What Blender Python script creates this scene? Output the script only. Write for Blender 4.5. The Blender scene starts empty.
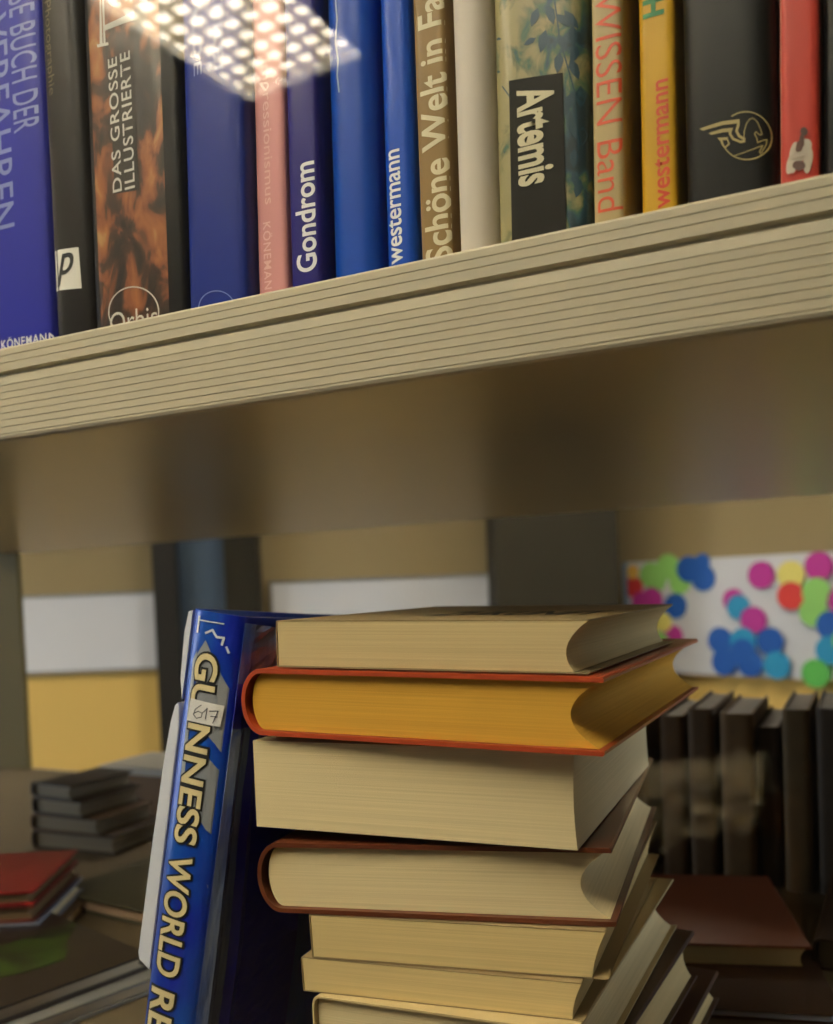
import bpy, bmesh, math, random
from mathutils import Vector, Matrix
random.seed(7)
S = bpy.context.scene
COL = S.collection
R = math.radians

# ------------------------------------------------------------------ camera
YAW, PITCH, ROLL = R(26.1), R(-2.0), R(2.3)
FPX, PU, PV = 930.0, 416.5, 618.5
F0 = Vector((-math.sin(YAW), math.cos(YAW), 0)); R0 = Vector((math.cos(YAW), math.sin(YAW), 0)); UP = Vector((0, 0, 1))
FW = F0 * math.cos(PITCH) + UP * math.sin(PITCH)
U0 = UP * math.cos(PITCH) - F0 * math.sin(PITCH)
CX = R0 * math.cos(ROLL) - U0 * math.sin(ROLL)
CY = R0 * math.sin(ROLL) + U0 * math.cos(ROLL)
cam_d = bpy.data.cameras.new('camera'); cam = bpy.data.objects.new('camera', cam_d); COL.objects.link(cam)
cam.matrix_world = Matrix((( CX.x, CY.x, -FW.x, 0), (CX.y, CY.y, -FW.y, 0), (CX.z, CY.z, -FW.z, 0), (0, 0, 0, 1)))
cam_d.sensor_fit = 'AUTO'; cam_d.sensor_width = 36; cam_d.lens = FPX / 1024 * 36
cam_d.shift_y = (PV - 512) / 1024
cam_d.clip_start = 0.01
cam_d.dof.use_dof = True; cam_d.dof.focus_distance = 0.43; cam_d.dof.aperture_fstop = 8.0
S.camera = cam

# ------------------------------------------------------------------ world, light, exposure
w = bpy.data.worlds.new('world'); S.world = w; w.use_nodes = True
w.node_tree.nodes['Background'].inputs[0].default_value = (0.75, 0.85, 1.0, 1)
w.node_tree.nodes['Background'].inputs[1].default_value = 0.6
S.view_settings.view_transform = 'Standard'; S.view_settings.look = 'None'
S.view_settings.gamma = 1; S.view_settings.use_curve_mapping = False
S.view_settings.exposure = 1.0
S.cycles.use_denoising = True
S.cycles.max_bounces = 8; S.cycles.transparent_max_bounces = 16
S.cycles.sample_clamp_indirect = 4.0; S.cycles.blur_glossy = 0.5

LAMP_E = 22.0          # radiance of the lamps added on the near side
def area(name, loc, target, sx, sy, power, color):
    d = bpy.data.lights.new(name, 'AREA'); d.shape = 'RECTANGLE'; d.size = sx; d.size_y = sy
    d.energy = power; d.color = color
    o = bpy.data.objects.new(name, d); COL.objects.link(o); o.location = loc
    o.rotation_euler = (Vector(target) - Vector(loc)).to_track_quat('-Z', 'Y').to_euler()
    return o
def rc(xc, zc, z=0.0):            # plan point in the room's own frame (right, forward)
    p = R0 * xc + F0 * zc; return Vector((p.x, p.y, z))
# added daylight just outside an unseen window made in the left wall
area('window_daylight', rc(-4.62, 1.5, 0.05), rc(0, 0.2, -0.3), 1.9, 1.5, 40, (0.78, 0.88, 1.0))
# added daylight behind an unseen window in the right wall, far side
area('window_daylight', rc(3.35, 0.4, 0.05), rc(0, 2.2, -0.3), 1.3, 1.3, 21, (0.80, 0.89, 1.0))

# ------------------------------------------------------------------ helpers
def ray(u, v):
    return (CX * ((u - PU) / FPX) + CY * (-(v - PV) / FPX) + FW)
def at(u, v, Y):
    d = ray(u, v); return d * (Y / d.y)
def atz(u, v, z):
    d = ray(u, v); return d * (z / d.z)
def atp(u, v, p0, n):
    d = ray(u, v); return d * (Vector(p0).dot(n) / d.dot(n))

def lin(c):
    c = c / 255.0
    return c / 12.92 if c <= 0.04045 else ((c + 0.055) / 1.055) ** 2.4
def rgb(r, g, b): return (lin(r), lin(g), lin(b), 1)

MATS = {}
def mat(name, color, rough=0.5, coat=0.0, spec=0.5, metal=0.0, var=0.0, scale=(30, 30, 30), bump=0.0, bscale=None, emit=0, color2=None):
    if name in MATS: return MATS[name]
    m = bpy.data.materials.new(name); m.use_nodes = True; nt = m.node_tree
    b = nt.nodes['Principled BSDF']
    b.inputs['Base Color'].default_value = color; b.inputs['Roughness'].default_value = rough
    b.inputs['Coat Weight'].default_value = coat; b.inputs['Coat Roughness'].default_value = 0.12
    b.inputs['Specular IOR Level'].default_value = spec; b.inputs['Metallic'].default_value = metal
    if emit:
        b.inputs['Emission Color'].default_value = color; b.inputs['Emission Strength'].default_value = emit
    tc = nt.nodes.new('ShaderNodeTexCoord')
    def noise(sc, detail=4):
        mp = nt.nodes.new('ShaderNodeMapping'); mp.inputs['Scale'].default_value = sc
        nt.links.new(tc.outputs['Object'], mp.inputs[0])
        n = nt.nodes.new('ShaderNodeTexNoise'); n.inputs['Scale'].default_value = 1; n.inputs['Detail'].default_value = detail
        nt.links.new(mp.outputs[0], n.inputs['Vector']); return n
    if var > 0 or color2:
        n = noise(scale); r = nt.nodes.new('ShaderNodeValToRGB')
        r.color_ramp.elements[0].position = 0.32; r.color_ramp.elements[1].position = 0.68
        c2 = color2 or tuple(min(1, c * (1 - var)) for c in color[:3]) + (1,)
        r.color_ramp.elements[0].color = c2; r.color_ramp.elements[1].color = color
        nt.links.new(n.outputs[0], r.inputs[0]); nt.links.new(r.outputs[0], b.inputs['Base Color'])
    if bump > 0:
        n = noise(bscale or scale, 3); bp = nt.nodes.new('ShaderNodeBump'); bp.inputs['Strength'].default_value = 1
        bp.inputs['Distance'].default_value = bump
        nt.links.new(n.outputs[0], bp.inputs['Height']); nt.links.new(bp.outputs[0], b.inputs['Normal'])
    MATS[name] = m; return m

def link(name, me, m, parent=None):
    o = bpy.data.objects.new(name, me); COL.objects.link(o)
    if m is not None and not me.materials: me.materials.append(m)
    if parent: o.parent = parent
    return o
def obj(name, bm, m, parent=None, smooth=False, bevel=0, bseg=2):
    me = bpy.data.meshes.new(name); bmesh.ops.recalc_face_normals(bm, faces=bm.faces) ; bm.to_mesh(me); bm.free()
    o = link(name, me, m, parent)
    if smooth:
        for p in me.polygons: p.use_smooth = True
        me.set_sharp_from_angle(angle=R(40))
    if bevel:
        md = o.modifiers.new('bevel', 'BEVEL'); md.width = bevel; md.segments = bseg; md.limit_method = 'ANGLE'
    return o
def add_box(bm, lo, hi, M=None):
    vs = [bm.verts.new(((lo[0], hi[0])[i], (lo[1], hi[1])[j], (lo[2], hi[2])[k])) for i in (0, 1) for j in (0, 1) for k in (0, 1)]
    for f in ((0, 1, 3, 2), (4, 6, 7, 5), (0, 4, 5, 1), (2, 3, 7, 6), (0, 2, 6, 4), (1, 5, 7, 3)):
        bm.faces.new([vs[i] for i in f])
    if M is not None:
        for v in vs: v.co = M @ v.co
def box(name, lo, hi, m, parent=None, bevel=0, M=None):
    bm = bmesh.new(); add_box(bm, lo, hi, M); return obj(name, bm, m, parent, bevel=bevel)
def add_prism(bm, pts, a, b, place):       # pts: 2-D outline; place(p, q, s) -> 3-D
    A = [bm.verts.new(place(p[0], p[1], a)) for p in pts]; B = [bm.verts.new(place(p[0], p[1], b)) for p in pts]
    n = len(pts); bm.faces.new(A); bm.faces.new(B[::-1])
    for i in range(n): bm.faces.new((A[i], B[i], B[(i + 1) % n], A[(i + 1) % n]))
def tag(o, label, cat, group=None, kind=None):
    o['label'] = label; o['category'] = cat
    if group: o['group'] = group
    if kind: o['kind'] = kind
    return o
def struct(o): o['kind'] = 'structure'; return o
def thing(name, label, cat, M=None, group=None):
    o = bpy.data.objects.new(name, None); COL.objects.link(o); o.empty_display_size = 0.02
    if M is not None: o.matrix_world = M
    return tag(o, label, cat, group)

# ------------------------------------------------------------------ room shell
FLOOR, CEIL = -1.42, 1.25
wall_m = mat('wall_paint_two_tone', rgb(190, 170, 120), 0.85)
nt = wall_m.node_tree; g = nt.nodes.new('ShaderNodeNewGeometry'); sx = nt.nodes.new('ShaderNodeSeparateXYZ')
nt.links.new(g.outputs['Position'], sx.inputs[0])
gt = nt.nodes.new('ShaderNodeMath'); gt.operation = 'GREATER_THAN'; gt.inputs[1].default_value = -0.27
nt.links.new(sx.outputs[2], gt.inputs[0]); mx = nt.nodes.new('ShaderNodeMix'); mx.data_type = 'RGBA'
mx.inputs[6].default_value = rgb(218, 182, 100); mx.inputs[7].default_value = rgb(150, 132, 94)
nt.links.new(gt.outputs[0], mx.inputs[0]); nt.links.new(mx.outputs[2], nt.nodes['Principled BSDF'].inputs['Base Color'])
floor_m = mat('floor_linoleum', rgb(84, 70, 54), 0.6, var=0.15, scale=(3, 3, 3))

ceil_m = mat('ceiling_beige', rgb(170, 160, 140), 0.9)
plan = [(-4.5, 4.0), (0.86, 4.0), (3.3, 1.46), (3.3, -3.2), (-4.5, -3.2)]
def wall(name, p, q, holes=(), th=0.12):
    P, Q = rc(*p), rc(*q); d = (Q - P); L = d.length; d.normalize(); n = Vector((-d.y, d.x, 0))  # outward
    M = Matrix(((d.x, n.x, 0, P.x), (d.y, n.y, 0, P.y), (0, 0, 1, 0), (0, 0, 0, 1)))
    bm = bmesh.new()
    if not holes: add_box(bm, (0, 0, FLOOR), (L, th, CEIL), M)
    else:
        a, b, z0, z1 = holes
        for lo, hi in (((0, 0, FLOOR), (a, th, CEIL)), ((b, 0, FLOOR), (L, th, CEIL)), ((a, 0, FLOOR), (b, th, z0)), ((a, 0, z1), (b, th, CEIL))):
            add_box(bm, lo, hi, M)
    return struct(obj(name, bm, wall_m)), M, L
wall_back, MB, LB = wall('wall_far', plan[0], plan[1])
wall_r, MR, LR = wall('wall_far_right', plan[1], plan[2])
wall_e, ME, LE = wall('wall_right', plan[2], plan[3], (0.4, 1.7, -0.6, 0.7))
wall('wall_near', plan[3], plan[4])
wall_w, MW, LW = wall('wall_left', plan[4], plan[0], (3.75, 5.65, -0.7, 0.8))
wn_m = mat('wall_dark_panelling', rgb(52, 42, 28), 0.6, var=.2, scale=(2, 2, 12))  # unseen walls coloured dark to weaken their reflection in the glass
for n_ in ('wall_near', 'wall_left'): bpy.data.objects[n_].data.materials[0] = wn_m
def slab(name, z0, z1, m):
    bm = bmesh.new(); pts = [rc(*p) for p in ((-4.6, 4.1), (0.9, 4.1), (3.42, 1.5), (3.42, -3.3), (-4.6, -3.3))]
    add_prism(bm, [(p.x, p.y) for p in pts], z0, z1, lambda a, b, s: Vector((a, b, s)))
    return struct(obj(name, bm, m))
slab('floor', FLOOR - 0.1, FLOOR, floor_m); slab('ceiling', CEIL, CEIL + 0.1, ceil_m)
white_m = mat('white_lacquer', rgb(220, 220, 215), 0.4)
def window(n, M, a, b, z0, z1):
    bm = bmesh.new()
    for lo, hi in (((a, 0.03, z0), (b, 0.09, z0 + 0.06)), ((a, 0.03, z1 - 0.06), (b, 0.09, z1)), ((a, 0.03, z0 + .06), (a + 0.06, 0.09, z1 - .06)),
                   ((b - 0.06, 0.03, z0 + .06), (b, 0.09, z1 - .06)), (((a + b) / 2 - 0.03, 0.03, z0 + .06), ((a + b) / 2 + 0.03, 0.09, z1 - .06))):
        add_box(bm, lo, hi, M)
    struct(obj('window_%d' % n, bm, white_m))
window(1, MW, 3.75, 5.65, -0.7, 0.8); window(2, ME, 0.4, 1.7, -0.6, 0.7)  # unseen windows added as openings for the daylight

# ------------------------------------------------------------------ ceiling lamps
lamp_m = mat('lamp_tube_light', (1.0, 0.93, 0.78, 1), 0.5, emit=LAMP_E)
lou_m = mat('louvre_white', rgb(235, 228, 210), 0.5)
nt = lou_m.node_tree; tl = nt.nodes.new('ShaderNodeBsdfTranslucent'); tl.inputs[0].default_value = rgb(240, 232, 215); ms = nt.nodes.new('ShaderNodeMixShader'); ms.inputs[0].default_value = .75
nt.links.new(nt.nodes['Principled BSDF'].outputs[0], ms.inputs[1]); nt.links.new(tl.outputs[0], ms.inputs[2]); nt.links.new(ms.outputs[0], nt.nodes['Material Output'].inputs[0])
def louvre_lamp(c, ang, label, L=1.2, W=0.30, m=None):
    t = thing('ceiling_lamp', label, 'ceiling lamp', Matrix.Translation(c) @ Matrix.Rotation(ang, 4, 'Z'), 'louvre lamps on the ceiling')
    bm = bmesh.new(); h = 0.075
    for lo, hi in (((-L/2, -W/2, -h), (L/2, -W/2 + .012, 0)), ((-L/2, W/2 - .012, -h), (L/2, W/2, 0)),
                   ((-L/2, -W/2 + .012, -h), (-L/2 + .012, W/2 - .012, 0)), ((L/2 - .012, -W/2 + .012, -h), (L/2, W/2 - .012, 0)),
                   ((-L/2 + .012, -W/2 + .012, -.012), (L/2 - .012, W/2 - .012, 0))): add_box(bm, lo, hi)
    obj('housing', bm, white_m, t)
    bm = bmesh.new(); add_box(bm, (-L/2 + .013, -W/2 + .013, -h + .019), (L/2 - .013, W/2 - .013, -h + .025)); obj('diffuser', bm, m or lamp_m, t)
    bm = bmesh.new(); nx = int(L / .046); ny = int(W / .046)
    for i in range(1, nx):
        x = -L/2 + L * i / nx; add_box(bm, (x - .0022, -W/2 + .012, -h), (x + .0022, W/2 - .012, -h + .014))
    for j in range(1, ny):
        y = -W/2 + W * j / ny; add_box(bm, (-L/2 + .012, y - .0022, -h), (L/2 - .012, y + .0022, -h + .014))
    obj('louvre', bm, lou_m, t)
GY = 0.335
def mirror(p): return Vector((p.x, 2 * GY - p.y, p.z))
z_l = CEIL - 0.075
A_ = mirror(atz(246, 104, z_l)); B_ = mirror(atz(370, 56, z_l)); C_ = mirror(atz(122, 12, z_l))
print('LAMP', A_, B_, C_, (B_ - A_).length, (C_ - A_).length)
short = (B_ - A_); W_ = short.length; short.normalize(); long_ = (C_ - A_).normalized()
long_ = Vector((0, 0, 1)).cross(short); long_ = long_ if long_.dot(C_ - A_) > 0 else -long_
c_ = A_ + short * W_ / 2 + long_ * 0.6; c_.z = CEIL
louvre_lamp(c_, math.atan2(long_.y, long_.x), 'louvred ceiling lamp whose glare is mirrored in the glass above the blue books', W=W_, m=mat('lamp_tube_light_soft', (1.0, 0.93, 0.8, 1), .5, emit=10))
louvre_lamp(c_ + short * 0.85 + long_ * .12, math.atan2(long_.y, long_.x), 'louvred ceiling lamp directly over the front of the bookcase')  # unseen lamp added to light the shelf edge and book fronts
for k, (x, y, lab) in enumerate(((-2.6, 1.2, 'louvred ceiling lamp nearest the window in the left wall'), (-2.4, 2.6, 'louvred ceiling lamp over the far side, left of the door'), (0.3, 2.7, 'louvred ceiling lamp over the wall of coloured circles'))):  # unseen lamps added to light the left and far side
    louvre_lamp(rc(x, y, CEIL), YAW, lab, m=mat('lamp_tube_light_dim', (1.0, 0.93, 0.8, 1), .5, emit=20) if y > 1.5 else None)

# ------------------------------------------------------------------ far side of the room
n_far = F0
def far_uz(u, v, off=0.0):
    p = atp(u, v, rc(0, 4.0 - off), F0); return p
board_m = mat('board_white', rgb(214, 214, 216), 0.5)
rail_m = mat('board_rail', rgb(150, 148, 140), 0.4, metal=0.6)
def far_board(u0, v0, u1, v1, label):
    a = far_uz(u0, v0, .02); b = far_uz(u1, v1, .02)
    x0, x1 = a.dot(R0), b.dot(R0); zt, zb = a.z, b.z
    t = thing('pinboard', label, 'pinboard', Matrix.Translation(rc(x0, 4.0, zb)) @ Matrix.Rotation(YAW, 4, 'Z'), 'white boards on the far wall')
    W, H = x1 - x0, zt - zb
    box('panel', (0, -.022, 0), (W, -.002, H), board_m, t)
    bm = bmesh.new()
    for lo, hi in (((-.012, -.028, -.012), (W + .012, -.001, 0)), ((-.012, -.028, H), (W + .012, -.001, H + .012)), ((-.012, -.028, 0), (0, -.001, H)), ((W, -.028, 0), (W + .012, -.001, H))):
        add_box(bm, lo, hi)
    obj('frame', bm, rail_m, t)
far_board(-40, 601, 158, 667, 'white board on the far wall left of the black door frame')
far_board(272, 584, 520, 655, 'white board on the far wall behind the stack of books')
# door with its black frame
black_m = mat('black_frame', rgb(30, 26, 18), 0.5)
doorm = mat('door_grey_blue', rgb(88, 104, 122), 0.25, var=0.3, scale=(3, 3, 1.5))
olive_m = mat('dark_olive_wood', rgb(44, 38, 20), 0.9, var=0.2, scale=(4, 4, 2))
x0 = far_uz(158, 620, .05).dot(R0); x1 = far_uz(181, 620, .05).dot(R0); x2 = far_uz(229, 620, .05).dot(R0); x3 = far_uz(262, 620, .05).dot(R0)
def rbox(lo, hi):   # room-aligned box
    bm = bmesh.new(); M = Matrix(((R0.x, F0.x, 0, 0), (R0.y, F0.y, 0, 0), (0, 0, 1, 0), (0, 0, 0, 1))); add_box(bm, lo, hi, M); return bm
d = struct(obj('door_1', rbox((x1, 3.95, FLOOR), (x2, 3.99, 0.62)), doorm))
obj('door_handle', rbox((x2 - .09, 3.90, -.38), (x2 - .03, 3.95, -.36)), rail_m, d)
struct(obj('trim_1', rbox((x0, 3.90, FLOOR), (x1, 3.999, CEIL)), black_m))
struct(obj('trim_2', rbox((x2, 3.90, FLOOR), (x3, 3.999, CEIL)), olive_m))
struct(obj('trim_3', rbox((x1, 3.93, 0.62), (x2, 3.999, CEIL)), olive_m))
# dark pillar in the corner
p0 = atp(497, 580, rc(0, 3.55), F0).dot(R0); p1 = atp(619, 580, rc(0, 3.55), F0).dot(R0)
struct(obj('trim_4', rbox((p0, 3.55, FLOOR), (p1, 3.999, CEIL)), olive_m))

# board of coloured paper circles on the far right wall
MRi = MR.inverted()
def onR(u, v, off=0.03):
    n = Vector((MR[0][1], MR[1][1], 0)); p = MR.translation - n * off
    q = MRi @ atp(u, v, p, n); return q     # local x along wall, z
tl, br = onR(627, 563), onR(862, 688)
zt = onR(730, 557).z; zb = onR(730, 676).z
bo = thing('poster_board', 'white board covered with coloured paper circles on the far right wall', 'poster', MR.copy())
box('panel', (tl.x, -.03, zb), (br.x + .5, -.004, zt), board_m, bo)
box('frame_edge', (tl.x - .02, -.034, zb), (tl.x, -.004, zt), mat('edge_blue_grey', rgb(120, 150, 175), .5), bo)
circ = {'b': (22, 88, 176), 'm': (190, 52, 150), 'g': (150, 212, 110), 'r': (214, 60, 56), 't': (40, 150, 196), 'y': (238, 224, 120), 'e': (96, 190, 84), 'o': (240, 190, 90)}
pts = [(655,580,'g'),(680,582,'g',13),(668,567,'g'),(651,575,'g'),(634,587,'r',12),(652,600,'m'),(641,602,'m',11),(676,606,'b'),(704,578,'b'),(689,569,'b'),(703,562,'b',9),
       (674,636,'m',12),(664,622,'y',11),(660,645,'g'),(634,572,'o',8),(762,575,'m'),(792,575,'y'),(820,566,'m'),(792,596,'r'),(735,600,'m',12),(740,607,'t',13),(755,620,'m'),(818,592,'g'),(815,612,'g'),
       (722,640,'b'),(726,662,'b'),(745,641,'t'),(772,641,'b'),(752,663,'b'),(779,665,'t'),(745,652,'b'),(833,625,'b'),(832,650,'t'),(818,673,'e'),(845,600,'m'),(850,640,'g'),(858,575,'t'),(862,665,'r')]
for i, p in enumerate(pts):
    c = onR(p[0], p[1]); r = (p[3] if len(p) > 3 else 14) * 3.55 / FPX * 0.98
    bm = bmesh.new(); y = -.0305 - i * .0006
    add_prism(bm, [(c.x + r * math.cos(a * math.pi / 16), c.z + r * math.sin(a * math.pi / 16)) for a in range(32)], y, y - .0004, lambda a, b, s: Vector((a, s, b)))
    o = obj('paper_circle', bm, mat('paper_' + p[2], rgb(*circ[p[2]]), 0.7), bo)

# chair with a crumpled scarf, seen only as a reflection in the glass
wood_m = mat('beech_wood', rgb(110, 72, 40), 0.45, var=0.25, scale=(40, 4, 4))
ch = thing('chair', 'brown wooden chair behind the camera with a scarf over its back', 'chair', Matrix.Translation((-.33, -1.28, FLOOR)) @ Matrix.Rotation(R(8), 4, 'Z'))
box('seat', (-.21, -.40, .43), (.21, 0, .46), wood_m, ch, bevel=.008)
box('top_rail', (-.20, -.018, .90), (.20, .010, .985), wood_m, ch, bevel=.008)
box('cross_rail', (-.17, -.012, .66), (.17, .006, .71), wood_m, ch, bevel=.004)
for x in (-.20, .17):
    box('leg', (x, -.02, 0), (x + .03, .012, .90), wood_m, ch, bevel=.004)
    box('leg', (x, -.39, 0), (x + .03, -.36, .43), wood_m, ch, bevel=.004)
rnd = random.Random(11); bm = bmesh.new(); NX, NY = 34, 40; vs = []
def wob(i, j): return .010 * math.sin(i * .9 + j * .35) + .008 * math.sin(i * .37 - j * .8 + 2) + (rnd.random() - .5) * .007
for i in range(NX + 1):
    row = []
    for j in range(NY + 1):
        x = -.13 + .27 * i / NX; lift = .050 * (i / NX) ** 1.4 * (1 + .25 * math.sin(i * .55)); d_ = -.20 + .40 * j / NY; o_ = wob(i, j)
        cut = (.80 - .45 * (i / NX)) * (1 + .12 * math.sin(i * .7))
        if d_ < -.03: p = (x + o_ * .4, -.034 - abs(o_), .992 + (d_ + .03) * cut + o_ * .3)
        elif d_ > .03: p = (x + o_ * .6, .030 + abs(o_) * 1.6, .992 - (d_ - .03) * cut + o_ * .3 - .012 * abs(math.sin(i * .5)))
        else: p = (x, -.004 + d_, 1.002 + abs(o_) * 1.2)
        hz = max(0, 1 - abs(d_) / .16); row.append(bm.verts.new((p[0], p[1], p[2] + lift * hz)))
    vs.append(row)
for i in range(NX):
    for j in range(NY): bm.faces.new((vs[i][j], vs[i + 1][j], vs[i + 1][j + 1], vs[i][j + 1]))
sc_ = obj('scarf', bm, mat('scarf_wool', rgb(226, 210, 170), .9, bump=.0006, bscale=(250, 250, 250)), None, smooth=True)
sc_.matrix_world = ch.matrix_world.copy()
md = sc_.modifiers.new('t', 'SOLIDIFY'); md.thickness = .004; md.offset = 1
tag(sc_, 'crumpled beige scarf draped over the chair back, mirrored faintly in the glass', 'scarf')



# ------------------------------------------------------------------ bookcase
Y0 = 0.36; SB, ST = 0.0880, 0.1376; YB = 1.19; XL, XR = -1.42, 0.42; LZ = -0.30
shelf_m = mat('shelf_grey_beige', rgb(180, 164, 124), 0.30, var=0.05, scale=(2, 30, 30))
edge_m = mat('shelf_edge_ribbed', rgb(188, 178, 152), 0.42)
post_m = mat('upright_grey_beige', rgb(112, 100, 62), 0.7, spec=.2)
bc = thing('bookcase', 'grey-beige bookcase with ribbed shelf edges and a glass front', 'bookcase', Matrix.Translation((0, 0, 0)))
def ribbed(zb, zt, y):
    H = zt - zb; P = [(y + .006, zt), (y + .0012, zt), (y, zt - .0012)]
    def grv(zc, w, dp): P.extend([(y, zc + w), (y + dp, zc + w * .3), (y + dp, zc - w * .3), (y, zc - w)])
    grv(zt - .0045, .00022, .0004); grv(zt - .0084, .00022, .0004)
    zg = zt - .0140; P.extend([(y, zg + .0013), (y + .0030, zg + .0006), (y + .0030, zg - .0006), (y + .0003, zg - .0016)])
    for k in range(8): grv(zt - .0203 - .0037 * k, .00022, .0004)
    P.extend([(y, zb + .0022), (y + .0006, zb + .0008), (y + .0022, zb), (y + .006, zb)])
    return P
def shelf(zb, zt, m=None):
    s = box('shelf', (XL, Y0 + .006, zb), (XR, YB - .006, zt - .0004), m or shelf_m, bc)
    for fy, sg in ((Y0, 1), (YB, -1)):
        bm = bmesh.new(); P = [(y if sg > 0 else 2 * YB - y - (0), z) for y, z in ribbed(zb, zt, fy)]
        add_prism(bm, P, XL, XR, lambda a, b, s: Vector((s, a, b)))
        obj('shelf_edge', bm, edge_m, s)
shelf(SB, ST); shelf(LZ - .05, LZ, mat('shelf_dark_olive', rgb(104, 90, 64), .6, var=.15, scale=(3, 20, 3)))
for x in (XL, XR):
    for y0_, y1_ in ((Y0 + .0, Y0 + .04), (YB - .016, YB)):
        xx = (x - .05, x) if x < 0 else (x, x + .05)
        box('upright', (xx[0], y0_, FLOOR), (xx[1], y1_, 0.72), post_m, bc)
xp = at(25, 700, YB - .014).x
box('rear_upright', (XL, YB - .016, LZ), (xp, YB - .007, SB), post_m, bc)
box('rear_upright', (XL, YB - .016, ST), (xp, YB - .007, .68), post_m, bc)
box('side_panel', (XR + .001, Y0 + .045, FLOOR), (XR + .02, Y0 + .36, .72), post_m, bc)  # unseen panel added to block light from the right
box('top_panel', (XL - .05, Y0, .72), (XR + .05, YB, .75), shelf_m, bc)
box('plinth', (XL, Y0 + .03, FLOOR), (XR, YB - .03, LZ - .05), post_m, bc)
# glass
gm = bpy.data.materials.new('window_glass'); gm.use_nodes = True; nt = gm.node_tree; nt.nodes.clear()
out = nt.nodes.new('ShaderNodeOutputMaterial'); mixs = nt.nodes.new('ShaderNodeMixShader'); tr = nt.nodes.new('ShaderNodeBsdfTransparent')
gl = nt.nodes.new('ShaderNodeBsdfGlossy'); gl.inputs['Roughness'].default_value = 0.006; gl.inputs['Color'].default_value = (1, 1, 1, 1)
tr.inputs['Color'].default_value = (0.985, 0.99, 0.98, 1)
lw = nt.nodes.new('ShaderNodeLayerWeight'); lw.inputs['Blend'].default_value = 0.5
pw = nt.nodes.new('ShaderNodeMath'); pw.operation = 'POWER'; pw.inputs[1].default_value = 4.0
ml = nt.nodes.new('ShaderNodeMath'); ml.operation = 'MULTIPLY_ADD'; ml.inputs[1].default_value = 0.9; ml.inputs[2].default_value = 0.025
nt.links.new(lw.outputs['Facing'], pw.inputs[0]); nt.links.new(pw.outputs[0], ml.inputs[0])
nt.links.new(ml.outputs[0], mixs.inputs[0]); nt.links.new(tr.outputs[0], mixs.inputs[1]); nt.links.new(gl.outputs[0], mixs.inputs[2]); nt.links.new(mixs.outputs[0], out.inputs[0])
gp = box('glass_pane', (XL - .05, GY, LZ - .05), (XR + .05, GY + .004, .75), gm, bc)
box('sill_rail', (XL - .05, GY - .01, LZ - .08), (XR + .05, Y0, LZ - .05), post_m, bc)
box('top_rail', (XL - .05, GY - .01, .75), (XR + .05, Y0, .78), post_m, bc)

# ------------------------------------------------------------------ books: x from spine to fore edge, y along the spine, z thickness
class Book: pass
def spine_x(B, z):
    s = max(-1, min(1, 2 * z / B.t - 1)); return B.xh - (B.xh + B.b) * (1 - abs(s) ** B.n) ** (1.0 / B.n)
def pages_mat(name, c, c2=None, sc=(6, 6, 1600)):
    return mat(name, c, 0.8, var=0.16 if not c2 else 0, color2=c2, scale=sc, bump=0.00012, bscale=sc, spec=0.2)
def book(name, label, M, t, w, h, cover, pages, ct=.0022, b=.004, n=2.4, ov=.003, fore=.010, group=None, cat='book', xh=.006, fan=0.0, side=None, cover_name='cover', inner_round=True):
    B = Book(); B.t, B.w, B.h, B.b, B.n, B.xh, B.ov = t, w, h, b, n, xh, ov
    root = thing(name, label, cat, M, group); B.root = root; B.M = M; B.Mi = M.inverted()
    N = 24
    def arc(off, zz0, zz1, k=1.0):
        out = []
        for i in range(N + 1):
            s = -math.cos(math.pi * i / N) if n <= 3 else (-1 + 2 * i / N)
            if n > 3:
                s = math.copysign(1 - (1 - abs(s)) ** 1.6, s)
            z = (zz0 + zz1) / 2 + (zz1 - zz0) / 2 * s
            x = xh - (xh + b - off) * (1 - abs(s) ** n) ** (1.0 / n)
            out.append((x, z))
        return out
    if cover is not None:
        o_ = arc(0, 0, t); i_ = arc(ct, ct, t - ct)
        poly = [(w, ct), (w, ct * .4), (w - ct * .4, 0)] + o_ + [(w - ct * .4, t), (w, t - ct * .4), (w, t - ct)] + i_[::-1]
        bm = bmesh.new(); add_prism(bm, poly, -ov, h + ov, lambda p, q, s: Vector((p, s, q)))
        B.cover = obj(cover_name, bm, cover, root, smooth=True)
    # pages
    z0, z1 = (ct + .0002, t - ct - .0002) if cover is not None else (0, t)
    pin = arc(ct + .0006 + (0.002 if n <= 3 else 0), z0, z1) if cover is not None else [(0, z0), (0, z1)]
    wf = w - (ov if cover is not None else 0)
    fe = []
    for i in range(17):
        s = 1 - 2 * i / 16.0
        if fore >= 0: x = wf - fore * (1 - s * s) - fan * (1 - s) / 2
        else: x = wf + fore * (s * s) - fan * (1 - s) / 2
        fe.append((x, (z0 + z1) / 2 + (z1 - z0) / 2 * s))
    poly = pin + fe
    bm = bmesh.new(); add_prism(bm, poly, 0.0, h, lambda p, q, s: Vector((p, s, q)))
    B.pages = obj('pages', bm, pages, root, smooth=True)
    return B
MUP = Matrix(((0, 0, 1, 0), (1, 0, 0, 0), (0, 1, 0, 0), (0, 0, 0, 1)))    # x->Y, y->Z, z->X  (standing, spine to the viewer)

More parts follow.
